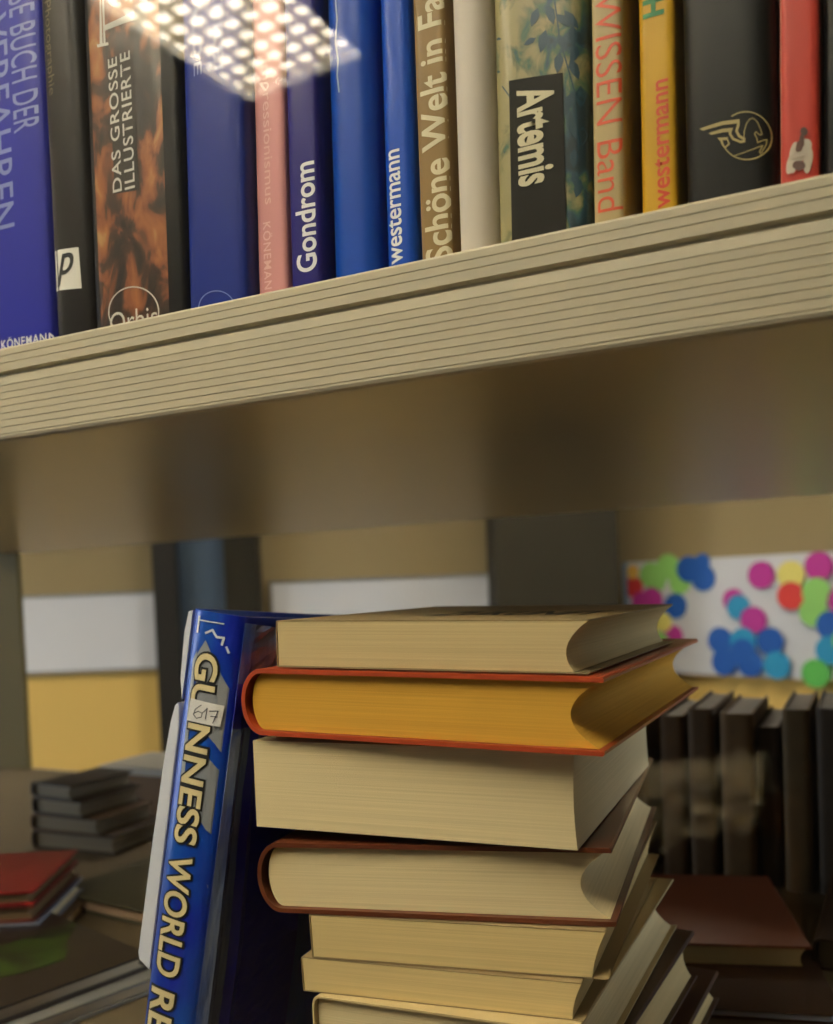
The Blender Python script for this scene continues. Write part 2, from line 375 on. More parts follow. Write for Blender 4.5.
def tmesh(body, off=0.0, shear=0.0, sp=1.0):
    cu = bpy.data.curves.new('lettering', 'FONT'); cu.body = body; cu.offset = off; cu.shear = shear; cu.resolution_u = 5; cu.space_character = sp
    o = bpy.data.objects.new('lettering', cu); COL.objects.link(o)
    dg = bpy.context.evaluated_depsgraph_get(); me = bpy.data.meshes.new_from_object(o.evaluated_get(dg))
    bpy.data.objects.remove(o); bpy.data.curves.remove(cu); return me
def loc(B, u, v):                      # pixel -> spine coordinates (y along the spine, z across)
    n = (B.M.to_3x3() @ Vector((1, 0, 0))); p = B.M @ Vector((-B.b, 0, 0))
    q = B.Mi @ atp(u, v, p, n); return q.y, q.z
def wrap(B, bm, eps=.00025):
    for k in range(1, 8):
        z = B.t * k / 8
        bmesh.ops.bisect_plane(bm, geom=bm.verts[:] + bm.edges[:] + bm.faces[:], plane_co=(0, 0, z), plane_no=(0, 0, 1))
    bmesh.ops.bisect_plane(bm, geom=bm.verts[:] + bm.edges[:] + bm.faces[:], plane_co=(0, .0002, 0), plane_no=(0, -1, 0), clear_outer=True)
    bmesh.ops.bisect_plane(bm, geom=bm.verts[:] + bm.edges[:] + bm.faces[:], plane_co=(0, B.h, 0), plane_no=(0, 1, 0), clear_outer=True)
    for zc, no in ((.0004, -1), (B.t - .0004, 1)):
        bmesh.ops.bisect_plane(bm, geom=bm.verts[:] + bm.edges[:] + bm.faces[:], plane_co=(0, 0, zc), plane_no=(0, 0, no), clear_outer=True)
    for v in bm.verts: v.co.x = spine_x(B, v.co.z) - eps
def spine_text(B, body, rect, d, m, off=0.0, eps=.00015, name='lettering', shear=0, box_=None, sp=1.0, outline=None):
    u0, v0, u1, v1 = rect; uc, vc = (u0 + u1) / 2, (v0 + v1) / 2
    yc, zc = loc(B, uc, vc); H = abs(loc(B, uc, v0)[0] - loc(B, uc, v1)[0]); W = abs(loc(B, u0, vc)[1] - loc(B, u1, vc)[1])
    ref = tmesh(body, 0, shear, sp); xs = [v.co.x for v in ref.vertices]; ys = [v.co.y for v in ref.vertices]
    bx0, bx1, by0, by1 = min(xs), max(xs), min(ys), max(ys); res = None
    for o_, mm, e in (((outline[0], outline[1], eps * .6),) if outline else ()) + ((off, m, eps),):
        me = tmesh(body, o_, shear, sp); bm = bmesh.new(); bm.from_mesh(me)
        for v in bm.verts:
            a = (v.co.x - (bx0 + bx1) / 2) / (bx1 - bx0); c = (v.co.y - (by0 + by1) / 2) / (by1 - by0)
            if d == 'up': v.co = Vector((0, yc + a * H, zc - c * W))
            elif d == 'down': v.co = Vector((0, yc - a * H, zc + c * W))
            else: v.co = Vector((0, yc + c * H, zc + a * W))
        wrap(B, bm, e); me2 = bpy.data.meshes.new(name); bm.to_mesh(me2); bm.free()
        res = link(name, me2, mm, B.root)
    return res
def spine_rect(B, rect, m, name='label_patch', eps=.0001, quad=None):
    if rect: u0, v0, u1, v1 = rect
    q = quad or [(u0, v0), (u1, v0), (u1, v1), (u0, v1)]
    bm = bmesh.new(); vs = []
    for (u, v) in q:
        y, z = loc(B, u, v); vs.append(bm.verts.new((0, y, z)))
    bm.faces.new(vs); wrap(B, bm, eps); me = bpy.data.meshes.new(name); bm.to_mesh(me); bm.free()
    return link(name, me, m, B.root)
def spine_polys(B, polys, m, name, eps=.0003):
    bm = bmesh.new()
    for q in polys:
        vs = [bm.verts.new((0, *loc(B, u, v))) for u, v in q]
        try: bm.faces.new(vs)
        except ValueError: pass
    wrap(B, bm, eps); me = bpy.data.meshes.new(name); bm.to_mesh(me); bm.free()
    return link(name, me, m, B.root)
def stroke_quads(pts, wpx, closed=False):
    out = []; n = len(pts); seg = range(n if closed else n - 1)
    for i in seg:
        a = Vector(pts[i]); b = Vector(pts[(i + 1) % n]); d_ = b - a
        if d_.length < 1e-6: continue
        d_.normalize(); nn = Vector((-d_.y, d_.x)) * wpx / 2; e = d_ * wpx * .25
        out.append([tuple(a - e + nn), tuple(b + e + nn), tuple(b + e - nn), tuple(a - e - nn)])
    return out

# ---- upper row -----------------------------------------------------
page_c = pages_mat('pages_cream', rgb(214, 190, 136))
page_w = pages_mat('pages_white', rgb(214, 200, 166))
def glossy(name, c, **k):
    a = dict(rough=0.42, coat=0.18, spec=.3, bump=.00002, bscale=(60, 12, 60), var=.12, scale=(20, 6, 20)); a.update(k); return mat(name, c, **a)
state = {'xr': None, 'Y': .380}
def upright(label, l0, lb, rb, cover, Y=None, margin=.0006, ymax=9, h=.27, w=.20, b=.0025, n=5, gap=False, ct=.002, tighten=True, **k):
    vb = 350 - 0.2137 * lb - 4
    if gap and state['xr'] is not None:         # slid back behind its left neighbour
        d_ = ray(lb, vb); Y = min(ymax, (state['xr'] + margin) * d_.y / d_.x)
    Y = Y or .380
    pb, p0_, pr = at(lb, vb, Y), at(l0, 0, Y), at(rb, 350 - .2137 * rb - 4, Y)
    lean = (p0_.x - pb.x) / (p0_.z - pb.z)
    t = (pr.x - pb.x); print('UP', label[:20], round(lean, 4), 'gap', None if state['xr'] is None else round(pb.x - state['xr'], 4), 't', round(t, 4), 'Y', round(Y, 4)); xb = pb.x - lean * (pb.z - ST)
    if state['xr'] is not None and pb.x < state['xr']:
        pass
    a = math.atan(lean)
    z_lift = (t * math.sin(-a) if a > 0 else 0)
    M = Matrix.Translation((xb, Y + b, ST + .0004)) @ Matrix.Rotation(a, 4, 'Y') @ Matrix.Translation((0, 0, 0)) @ MUP
    # keep the lower corner on the shelf
    zc = min((M @ Vector((0, -.003, 0))).z, (M @ Vector((0, -.003, t))).z)
    M = Matrix.Translation((0, 0, ST + .0002 - zc)) @ M
    state['xr'] = pr.x; state['Y'] = Y
    return book('book', label, M, t, w, h, cover, k.pop('pages', page_c), ct=ct, b=b, n=n, fore=.008, **k)
G = 'books standing on the upper shelf'
cream_t = mat('ink_cream', rgb(206, 196, 160), 0.6)
blue_ink = mat('ink_pale_blue', rgb(130, 140, 190), 0.5)
white_ink = mat('ink_white', rgb(220, 220, 222), 0.5)
A = upright('ultramarine blue book with pale serif title, leftmost on the upper shelf', -41, -26, 50, glossy('cover_ultramarine', rgb(34, 40, 150)), b=.002, group=G)
spine_text(A, 'DAS GROSSE BUCH DER', (9, -116, 33, 133), 'down', blue_ink, off=.004, sp=1.05)
spine_text(A, 'MALVERFAHREN', (-14, -60, 9, 232), 'down', blue_ink, off=.004)
spine_text(A, 'KÖNEMANN', (1, 334, 52, 345), 'h', white_ink, off=.012, sp=1.15)
Bk = upright('black book with a white square label bearing a letter p', 36, 53, 91, glossy('cover_black_brown', rgb(24, 18, 11), coat=.1), b=.002, n=3, gap=True, margin=.004, group=G)
spine_rect(Bk, None, mat('label_white', rgb(214, 210, 198), .6), 'white_label', quad=[(50, 251), (78, 247), (81, 288), (53, 291)])
spine_text(Bk, 'p', (56, 254, 74, 284), 'h', mat('ink_black', rgb(20, 18, 14), .6), shear=.35, off=.012, eps=.0002)
spine_text(Bk, 'Photographie', (44, 0, 53, 96), 'down', mat('ink_faded_gold', rgb(116, 106, 76), .6))
# tiger
tig = mat('tiger_print', rgb(190, 100, 50), 0.4, coat=.3)
nt = tig.node_tree; tc = nt.nodes.new('ShaderNodeTexCoord'); mp = nt.nodes.new('ShaderNodeMapping'); mp.inputs['Scale'].default_value = (34, 36, 66); mp.inputs['Rotation'].default_value = (.5, 0, 0)
n1 = nt.nodes.new('ShaderNodeTexNoise'); n1.inputs['Scale'].default_value = 1; n1.inputs['Detail'].default_value = 3; n1.inputs['Distortion'].default_value = .8
rp = nt.nodes.new('ShaderNodeValToRGB'); e = rp.color_ramp.elements
e[0].position = .36; e[0].color = rgb(38, 28, 20); e[1].position = .75; e[1].color = rgb(176, 142, 84)
for ps, c in ((.46, rgb(66, 42, 26)), (.52, rgb(124, 70, 38)), (.62, rgb(152, 92, 48))): q = e.new(ps); q.color = c
nt.links.new(tc.outputs['Object'], mp.inputs[0]); nt.links.new(mp.outputs[0], n1.inputs['Vector']); nt.links.new(n1.outputs[0], rp.inputs[0]); nt.links.new(rp.outputs[0], nt.nodes['Principled BSDF'].inputs['Base Color'])
Cb = upright('thick black book with an orange and brown tiger print on its spine', 79, 92, 184, glossy('cover_black', rgb(13, 10, 7), coat=.06), b=.003, group=G, Y=.378)
spine_rect(Cb, None, tig, 'tiger_print', quad=[(86, -4), (158, -4), (170, 340), (101, 340)])
spine_rect(Cb, None, mat('label_dark', rgb(44, 36, 26), .5), 'dark_label', quad=[(109, 58), (132, 54), (140, 190), (115, 194)], eps=.0003)
sil = mat('ink_silver', rgb(196, 192, 180), .5)
spine_text(Cb, 'DAS GROSSE', (111, 58, 120, 193), 'up', sil, eps=.0005, off=.01, sp=1.1)
spine_text(Cb, 'ILLUSTRIERTE', (123, 52, 133, 190), 'up', sil, eps=.0005, off=.01, sp=1.1)
spine_polys(Cb, [[(102, -10), (104, -10), (106, 46), (104, 46)], [(100, -8), (101, -8), (103, 46), (100, 45)], [(104, 26), (134, 12), (134, 20), (105, 31)]] + stroke_quads([(98, 46), (108, 44)], 3), sil, 'large_initial')
spine_polys(Cb, stroke_quads([(134 + 25 * math.cos(a * math.pi / 24), 312 + 25 * math.sin(a * math.pi / 24)) for a in range(48)], 1.2, True), sil, 'ring_emblem')
spine_text(Cb, 'Orbis', (110, 309, 158, 331), 'h', sil, off=-.005, eps=.0005)
Db = upright('royal blue book with a faint ring near its foot', 179, 187, 246, glossy('cover_royal', rgb(6, 34, 122)), b=.002, group=G, gap=False)
spine_polys(Db, stroke_quads([(217 + 18 * math.cos(a * math.pi / 24), 308 + 17 * math.sin(a * math.pi / 24)) for a in range(48)], 1.0, True), blue_ink, 'ring_emblem')
spine_text(Db, 'GEMÄLDE', (192, -70, 202, 76), 'down', blue_ink); spine_text(Db, 'MALEREI', (213, -70, 222, 70), 'down', blue_ink)
Eb = upright('pale pink book with white pages showing beside the purple book', 250, 257, 287, glossy('cover_pink', rgb(214, 150, 150)), gap=True, b=.001, group=G)
faint = mat('ink_pale_pink', rgb(226, 180, 178), .6)
spine_text(Eb, 'KÖNEMANN', (264, 222, 273, 300), 'down', faint, off=.01, sp=1.15); spine_text(Eb, 'Impressionismus', (261, 60, 272, 205), 'down', faint)
Fb = upright('narrow violet-blue book standing between the pink and the scratched blue book', 282, 290, 321, glossy('cover_violet', rgb(28, 22, 112)), gap=True, margin=.0024, b=.001, group=G)
spine_text(Fb, 'Gondrom', (296, 163, 315, 272), 'up', white_ink, off=.02)
Gb = upright('wide bright blue book with a cracked vertical scratch on its spine', 321, 329, 375, glossy('cover_bright_blue', rgb(2, 66, 168)), gap=True, margin=.0016, b=.005, n=2.6, group=G)
spine_polys(Gb, stroke_quads([(335, -5), (337, 20), (335, 40), (338, 60), (337, 75), (339, 92)], 1.6), mat('scuffed_white', rgb(170, 185, 205), .7), 'scratch', eps=.0002)
Hb = upright('narrow bright blue book with white vertical lettering beside the tan book', 376, 384, 416, glossy('cover_blue_b', rgb(3, 72, 180)), gap=True, margin=.0022, b=.0035, n=3, group=G)
spine_text(Hb, 'westermann', (388, 150, 401, 264), 'up', white_ink, off=.015)
Ib = upright('tan book with Schöne Welt in Farbe in cream lettering', 411, 420, 452, glossy('cover_tan', rgb(142, 114, 68)), Y=.390, b=.001, group=G)
spine_text(Ib, 'Schöne Welt in Farbe', (421, -52, 446, 264), 'up', cream_t, off=.02)
Jb = upright('plain cream-white book with a blank rounded spine', 446, 454, 496, mat('cover_ivory', rgb(194, 185, 170), .6, bump=.00008, bscale=(1500, 1500, 1500)), b=.006, n=2.3, group=G, Y=.378)
# Artemis
art = mat('foliage_print', rgb(150, 150, 90), 0.4, coat=.3)
nt = art.node_tree; tc = nt.nodes.new('ShaderNodeTexCoord'); sxy = nt.nodes.new('ShaderNodeSeparateXYZ'); nt.links.new(tc.outputs['Object'], sxy.inputs[0])
mp = nt.nodes.new('ShaderNodeMapping'); mp.inputs['Scale'].default_value = (90, 70, 110); nt.links.new(tc.outputs['Object'], mp.inputs[0])
n1 = nt.nodes.new('ShaderNodeTexNoise'); n1.inputs['Scale'].default_value = 1; n1.inputs['Detail'].default_value = 4; n1.inputs['Distortion'].default_value = .5
nt.links.new(mp.outputs[0], n1.inputs['Vector'])
ma = nt.nodes.new('ShaderNodeMath'); ma.operation = 'MULTIPLY_ADD'; ma.inputs[1].default_value = -7.0; ma.inputs[2].default_value = .18   # greener towards the right of the spine
nt.links.new(sxy.outputs[2], ma.inputs[0]); ad = nt.nodes.new('ShaderNodeMath'); nt.links.new(ma.outputs[0], ad.inputs[0]); nt.links.new(n1.outputs[0], ad.inputs[1])
rp = nt.nodes.new('ShaderNodeValToRGB'); e = rp.color_ramp.elements
e[0].position = .34; e[0].color = rgb(24, 46, 52); e[1].position = .60; e[1].color = rgb(148, 138, 92)
for ps, c in ((.42, rgb(36, 72, 84)), (.475, rgb(62, 96, 70)), (.52, rgb(106, 108, 72))): q = e.new(ps); q.color = c
nt.links.new(ad.outputs[0], rp.inputs[0]); nt.links.new(rp.outputs[0], nt.nodes['Principled BSDF'].inputs['Base Color'])
Kb = upright('thick book with painted leaves and a black label in cream lettering', 490, 496, 590, art, b=.004, n=4, group=G, Y=.377)
leaf_m = mat('ink_leaf_blue_green', rgb(26, 62, 74), .45)
def leaf(u, v, l, a, wd=.36):
    d_ = Vector((math.cos(a), math.sin(a))); n_ = Vector((-d_.y, d_.x)); c = Vector((u, v))
    return [tuple(c), tuple(c + d_ * l * .35 + n_ * l * wd * .6), tuple(c + d_ * l * .7 + n_ * l * wd * .45), tuple(c + d_ * l), tuple(c + d_ * l * .7 - n_ * l * wd * .45), tuple(c + d_ * l * .35 - n_ * l * wd * .6)]
lv = []
for (u, v, l, a) in ((538, 8, 20, 1.9), (548, 4, 22, 1.3), (556, 14, 20, .7), (546, 30, 24, 1.8), (558, 34, 20, 1.1), (564, 10, 22, .9), (572, 24, 20, 1.5), (536, 38, 14, 2.6), (560, 52, 22, 1.7), (570, 58, 22, 1.2), (577, 44, 20, 1.9), (580, 84, 22, 1.6), (572, 92, 22, 1.9), (570, 118, 22, 1.3), (582, 124, 22, 1.7), (574, 148, 20, 1.6), (572, 172, 18, 1.2), (580, 178, 20, 1.8), (494, 36, 7, .3), (494, 68, 6, .5)):
    lv.append(leaf(u, v, l, a))
lv += stroke_quads([(494, 78), (502, 86), (510, 97)], 1.2) + stroke_quads([(554, -4), (560, 40), (574, 90), (578, 150)], 1.4) + stroke_quads([(496, 140), (504, 152)], 1)
spine_polys(Kb, lv, leaf_m, 'leaf_print', eps=.0002)
spine_rect(Kb, None, mat('label_black_olive', rgb(26, 23, 13), .6, spec=.2), 'black_label', quad=[(509, 81), (563, 73), (567, 245), (512, 245)], eps=.0005)
spine_text(Kb, 'Artemis', (519, 88, 554, 184), 'down', cream_t, off=.03, eps=.0008)
Lb = upright('cream book with WISSEN Band in orange capitals', 590, 593, 625, glossy('cover_cream', rgb(186, 166, 118)), b=.001, group=G, Y=.378)
spine_text(Lb, 'WISSEN Band', (596, -8, 622, 212), 'down', mat('ink_orange', rgb(206, 76, 34), .5), off=-.005)
Mb = upright('golden yellow book with red vertical lettering on the upper shelf', 637, 641, 678, glossy('cover_yellow', rgb(210, 164, 38)), Y=.384, b=.002, group=G)
spine_text(Mb, 'westermann', (655, 80, 669, 208), 'up', mat('ink_red', rgb(200, 60, 24), .5), off=.015)
spine_text(Mb, 'Hobby', (643, -60, 669, 15), 'up', mat('ink_green', rgb(20, 120, 50), .5), off=.04)
Nb = upright('thick black book with a golden winged horse emblem', 680, 685, 779, glossy('cover_black_horse', rgb(13, 12, 8), rough=.4, coat=.06), b=.004, n=4, group=G, Y=.378)
gold = mat('ink_gold', rgb(170, 152, 98), .5)
def zz(x, y): return (680 + x * .1837, 90 + y * .1837)
hp = stroke_quads([zz(362 + 136 * math.cos(a * math.pi / 30), 250 + 130 * math.sin(a * math.pi / 30)) for a in range(-21, 30)], 1.3)
hp += [[zz(105, 210), zz(230, 172), zz(325, 160), zz(322, 182), zz(235, 192), zz(125, 222)], [zz(155, 235), zz(235, 212), zz(290, 208), zz(282, 228), zz(235, 232), zz(172, 246)], [zz(203, 262), zz(262, 258), zz(258, 274), zz(215, 276)]]
hp += stroke_quads([zz(318, 165), zz(318, 190), zz(308, 225), zz(322, 252), zz(352, 270)], 2.6) + stroke_quads([zz(280, 212), zz(272, 240), zz(290, 268), zz(330, 284), zz(352, 280)], 2.4)
hp += stroke_quads([zz(220, 270), zz(232, 300), zz(245, 315), zz(268, 295), zz(258, 270)], 1.5)
hp += stroke_quads([zz(348, 262), zz(350, 225), zz(362, 185), zz(380, 160), zz(398, 153), zz(420, 172), zz(438, 212), zz(446, 240), zz(434, 244), zz(415, 228), zz(405, 238), zz(418, 262), zz(424, 286), zz(450, 272), zz(472, 266), zz(468, 295), zz(440, 345), zz(432, 338), zz(450, 300), zz(400, 322), zz(340, 345), zz(300, 358)], 1.0)
spine_polys(Nb, hp, gold, 'winged_horse_emblem')
Ob = upright('red book with a small figure in white at its foot', 779, 780, 820.5, glossy('cover_red', rgb(190, 66, 54)), b=.001, group=G, Y=.378)
spine_polys(Ob, [[(779.8, -5), (781, -5), (781.5, 182), (780.4, 182)]], mat('ink_pink_edge', rgb(214, 150, 130), .5), 'pale_edge')
fig = []
def ell(cx, cy, rx, ry, rot=0): return [(cx + rx * math.cos(a * .3927) * math.cos(rot) - ry * math.sin(a * .3927) * math.sin(rot), cy + rx * math.cos(a * .3927) * math.sin(rot) + ry * math.sin(a * .3927) * math.cos(rot)) for a in range(16)]
spine_polys(Ob, [ell(799, 152, 8.5, 10), ell(791, 163, 4, 12, .25), ell(808, 160, 4.5, 14, .1), ell(806, 145, 6, 6)], mat('ink_figure_grey', rgb(190, 178, 160), .6), 'printed_figure', eps=.0003)
spine_polys(Ob, [ell(804, 132, 3.8, 4.5), ell(800, 146, 4, 7, .4), ell(799, 166, 6.5, 5), ell(802, 139, 2.5, 4)], mat('ink_figure_brown', rgb(96, 66, 56), .6), 'printed_figure', eps=.00045)
spine_polys(Ob, [ell(798, 156, 7, 2.2, -.2), ell(807, 149, 4.5, 3.2), ell(793, 150, 2.4, 8, .35), ell(810, 158, 3, 9, .1), ell(792, 171, 3.5, 3)], MATS['ink_figure_grey'], 'printed_figure', eps=.0006)
Pb = upright('black book at the right end of the upper row', 823.5, 823.5, 880, glossy('cover_black_end', rgb(12, 11, 12), coat=.06), b=.002, group=G, Y=.380)

# ---- the stack -------------------------------------------------------
GS = 'books in the tall stack on the lower shelf'
def stacked(label, z0, z1, ul, ur, vref, cover, pages, yaw=0.0, depth=.22, Yf=.376, tilt=0.0, **k):
    pl, pr = at(ul, vref, Yf), at(ur, vref, Yf)
    w = (pr.x - pl.x) / math.cos(yaw)
    M = Matrix.Translation((pl.x, Yf, z0)) @ Matrix.Rotation(yaw, 4, 'Z') @ Matrix.Rotation(tilt, 4, 'Y')
    B_ = book('book', label, M, z1 - z0, w, depth, cover, pages, group=GS, **k); return B_
pg_tan = pages_mat('pages_tan', rgb(206, 184, 134)); pg_och = pages_mat('pages_ochre', rgb(216, 164, 62)); pg_crm = pages_mat('pages_pale_cream', rgb(230, 210, 162))
pg_old = pages_mat('pages_yellowed', rgb(220, 194, 134))
cov_or = mat('cover_orange_red', rgb(168, 66, 30), .45, coat=.3, bump=.0001, bscale=(80, 80, 80)); cov_br = mat('cover_red_brown', rgb(104, 52, 28), .4, coat=.35, var=.2, scale=(40, 40, 40))
paper_cov = mat('cover_paper_tan', rgb(150, 128, 88), .5, coat=.2)
dark_cov = mat('cover_dark_brown', rgb(64, 40, 26), .5)
b1 = stacked('paperback with tan fanned pages, topmost of the stack', -.0367, -.0140, 277, 588, 665, paper_cov, pg_tan, tilt=R(1.0), depth=.185, ct=.0005, b=0.0, n=8, ov=.0, xh=.001, fore=.006, fan=.006)
b2 = stacked('orange-red hardback with ochre pages, second from the top of the stack', -.0699, -.0372, 256, 606, 735, cov_or, pg_och, tilt=R(1.0), depth=.225, b=.006, n=2.0, ov=.003, fore=.012, xh=.006)
b3 = stacked('thick coverless block of cream pages, third from the top of the stack', -.1164, -.0734, 257, 571, 830, None, pg_crm, yaw=R(3), depth=.19, fore=.001)
b4 = stacked('red-brown hardback with cream pages and rounded spine, fourth in the stack', -.1577, -.1232, 274, 605, 912, cov_br, pg_crm, yaw=R(7), tilt=R(-2.2), depth=.205, b=.006, n=2.0, ov=.003, fore=.012, xh=.006)
b5 = stacked('yellowed paperback directly under the red-brown hardback', -.1785, -.1574, 312, 600, 955, paper_cov, pg_old, yaw=R(5), tilt=R(-2.2), depth=.19, ct=.0004, b=0, n=8, ov=0, xh=.001, fore=.001, fan=.007)
b6 = stacked('yellowed paperback with a curled left edge, sixth in the stack', -.1960, -.1792, 303, 578, 985, paper_cov, pg_old, yaw=R(3), tilt=R(-2.2), depth=.20, ct=.0004, b=0, n=8, ov=0, xh=.001, fore=.001, fan=.005)
b7 = stacked('pale thick book near the bottom edge, seventh in the stack', -.2262, -.1958, 320, 580, 1000, mat('cover_pale_cream', rgb(200, 178, 128), .5, coat=.2), pg_crm, ct=.001, tilt=R(-2.2), yaw=R(0), depth=.21, b=.002, n=4, ov=.003, fore=.010, xh=.004)
b8 = stacked('wide book in a dark brown cover, eighth in the stack', -.2570, -.2270, 300, 582, 1020, dark_cov, page_c, tilt=R(-2.2), yaw=R(-3), depth=.215, b=.002, n=4, ov=.003, fore=.004, xh=.004)
b9 = stacked('dark brown hardback second from the bottom of the stack', -.2790, -.2590, 290, 595, 1020, dark_cov, page_c, yaw=R(-3), depth=.25, b=.004, n=2.4, fore=.004)
b10 = stacked('dark hardback at the very bottom of the stack', LZ + .0002, -.2792, 280, 600, 1020, dark_cov, page_c, depth=.24, b=.004, n=2.4, fore=.01)
# dark title print on top of the topmost paperback
me = tmesh('ZUKUNFT', .02); bm = bmesh.new(); bm.from_mesh(me); xs = [v.co.x for v in bm.verts]; L_ = max(xs) - min(xs)
for v in bm.verts: v.co = Vector((.060 + (v.co.x - min(xs)) / L_ * .085, .045 + v.co.y * .06, b1.t + .0002))
me2 = bpy.data.meshes.new('lettering'); bm.to_mesh(me2); bm.free(); link('title_lettering', me2, MATS['ink_black'], b1.root)

# ---- blue record book leaning against the stack ----------------------
Yg = .385
tl_, bl_ = at(193, 614, Yg), at(149, 1022, Yg - .0105); tr_ = at(248, 622, Yg)
lean = math.atan((tl_.x - bl_.x) / (tl_.z - bl_.z)); tg = .0340; wg = .19
RG = Matrix.Rotation(lean, 3, 'Y') @ Matrix.Rotation(R(-4.0), 3, 'X')
low = min((RG @ Vector((x, y, -.003))).z for x in (0, tg) for y in (0, wg))
hg = (tl_.z - (LZ + .0006) + low) / (RG @ Vector((0, 0, 1))).z
base = tl_ - RG @ Vector((0, 0, hg))
MG = Matrix.Translation(base) @ RG.to_4x4() @ MUP
foil = mat('cover_blue_foil', rgb(14, 36, 160), .34, coat=.4, metal=.15, bump=.0008, bscale=(70, 30, 90), color2=rgb(14, 84, 176), scale=(25, 14, 40))
GB = book('book', 'blue foil record book with silver bands and gold title, leaning on the stack', MG, tg, wg, hg, foil, page_w, ct=.0026, b=.004, n=3, ov=.003, fore=.008)
flap_m = mat('flap_white', rgb(206, 208, 216), .6, bump=.0003, bscale=(60, 60, 60))
silv = mat('silver_band', rgb(150, 152, 154), .4, metal=.2, coat=.4, bump=.0008, bscale=(60, 20, 90))
spine_polys(GB, [[(206, 640), (232, 700), (243, 760), (243, 800), (215, 745), (196, 720), (196, 655)], [(236, 870), (243, 810), (200, 745), (190, 800), (205, 830)], [(192, 660), (197, 650), (182, 800), (178, 800)],
                 [(204, 885), (214, 935), (205, 1015), (198, 1015), (206, 935)]], silv, 'silver_band', eps=.0003)
lb = mat('light_blue_band', rgb(60, 120, 190), .25, metal=.3, coat=.6)
spine_polys(GB, [[(225, 740), (242, 790), (243, 830), (215, 790)]], lb, 'light_blue_band', eps=.0002)
spine_polys(GB, stroke_quads([(206, 633), (213, 630), (217, 637), (224, 638), (222, 645)], 2.2) + stroke_quads([(226, 647), (228, 653)], 2) + stroke_quads([(200, 620), (224, 624)], 1.2) + stroke_quads([(199, 616), (197, 632)], 2), flap_m, 'worn_marks', eps=.0004)
gt_ = mat('ink_gold_beige', rgb(214, 196, 146), .45); bo_ = MATS['ink_black']
def slanted(B, words, m):
    # each word centred on the line of the leaning spine
    for body, v0, v1, wpx in words:
        vc = (v0 + v1) / 2; f_ = (vc - 614) / (1022 - 614)
        uc = (207.5 + (162 - 207.5) * (vc - 670) / (1010 - 670)) 
        spine_text(B, body, (uc - wpx / 2, v0, uc + wpx / 2, v1), 'down', m, off=.022, eps=.0009, outline=(.075, bo_))
slanted(GB, [('GUINNESS', 652, 846, 22), ('WORLD', 854, 978, 23), ('RECORDS', 986, 1170, 24)], gt_)
stick = mat('sticker_white', rgb(216, 212, 206), .6)
spine_rect(GB, None, stick, 'price_sticker', quad=[(192, 698), (224, 706), (220, 727), (188, 720)], eps=.0012)
num = stroke_quads([(203, 705), (197, 709), (195, 714), (198, 718), (203, 717), (204, 713), (200, 711), (196, 713)], .8) + stroke_quads([(204, 713), (209, 708), (207, 719)], .8) + stroke_quads([(211, 711), (219, 711), (214, 723)], .8) + stroke_quads([(212, 716), (218, 717)], .8)
spine_polys(GB, num, mat('ink_pencil', rgb(70, 70, 76), .6), 'handwritten_number', eps=.0014)
# white flap behind the back board
prof = [(0, .035), (.0004, .036), (0, .22), (-.0015, .232), (-.0030, .2365), (-.0045, .233), (-.0060, .220), (-.0074, .19), (-.0084, .12), (-.0088, .045), (-.0076, .040)]
bm = bmesh.new()
y970 = loc(GB, 150, 975)[0]; y700 = loc(GB, 180, 704)[0]
add_prism(bm, [(q - .0003, y970 + (r - .035) / (.2365 - .035) * (y700 - y970)) for q, r in prof], .0, .12, lambda q, r, s: Vector((s, r, q)))
obj('white_flap', bm, flap_m, GB.root, smooth=True, bevel=.001)
# worn white paper at the head of the spine and crumpled wrap on the right
bm = bmesh.new()
add_prism(bm, [(-.0004, hg - .045), (-.0004, hg + .002), (-.003, hg + .001), (-.0042, hg - .010), (-.003, hg - .035)], .0, .05, lambda q, r, s: Vector((s, r, q)))
obj('worn_edge', bm, flap_m, GB.root, smooth=True)
wr = mat('jacket_sheen', rgb(40, 80, 170), .2, metal=.2, coat=1.0, bump=.0015, bscale=(160, 40, 160), color2=rgb(130, 145, 175), scale=(60, 14, 160))
rnd = random.Random(3)
def flare(y, z_top=None):          # how far the loose jacket stands off the right board, by height
    k = y / hg
    return .002 if .66 < k < .86 else (.004 + .010 * min(1, (k - .86) / .1) if k >= .86 else .002 + .010 * min(1, (.66 - k) / .3))
bm = bmesh.new(); nx_, ny_ = 14, 70; vs = []
for i in range(ny_ + 1):
    y = hg * i / ny_; row = []
    for j in range(nx_ + 1):
        a = j / nx_; x = -.0015 + a * .07
        fl = flare(y) * (a ** .7); wob = (rnd.random() - .5) * (.0022 if y > hg * .84 else .0004) * min(1, a * 6)
        ridge = .0022 * max(0, math.sin(a * 26)) ** 2 * (1 if a < .35 else 0) * (1 if y < hg * .8 else .5)
        row.append(bm.verts.new((x, y - .004 * a * (i == ny_), tg + .0005 + fl + ridge + max(-.0004, wob))))
    vs.append(row)
for i in range(ny_):
    for j in range(nx_): bm.faces.new((vs[i][j], vs[i][j + 1], vs[i + 1][j + 1], vs[i + 1][j]))
jm = mat('jacket_navy', rgb(8, 14, 150), .4, coat=.3)
o = obj('loose_jacket', bm, jm, GB.root, smooth=False); o.data.materials.append(wr)
for p in o.data.polygons:
    c = p.center
    if (c.x < .016 and c.y < hg * .8) or c.y > hg * .88: p.material_index = 1
md = o.modifiers.new('thickness', 'SOLIDIFY'); md.thickness = .0004; md.offset = 1

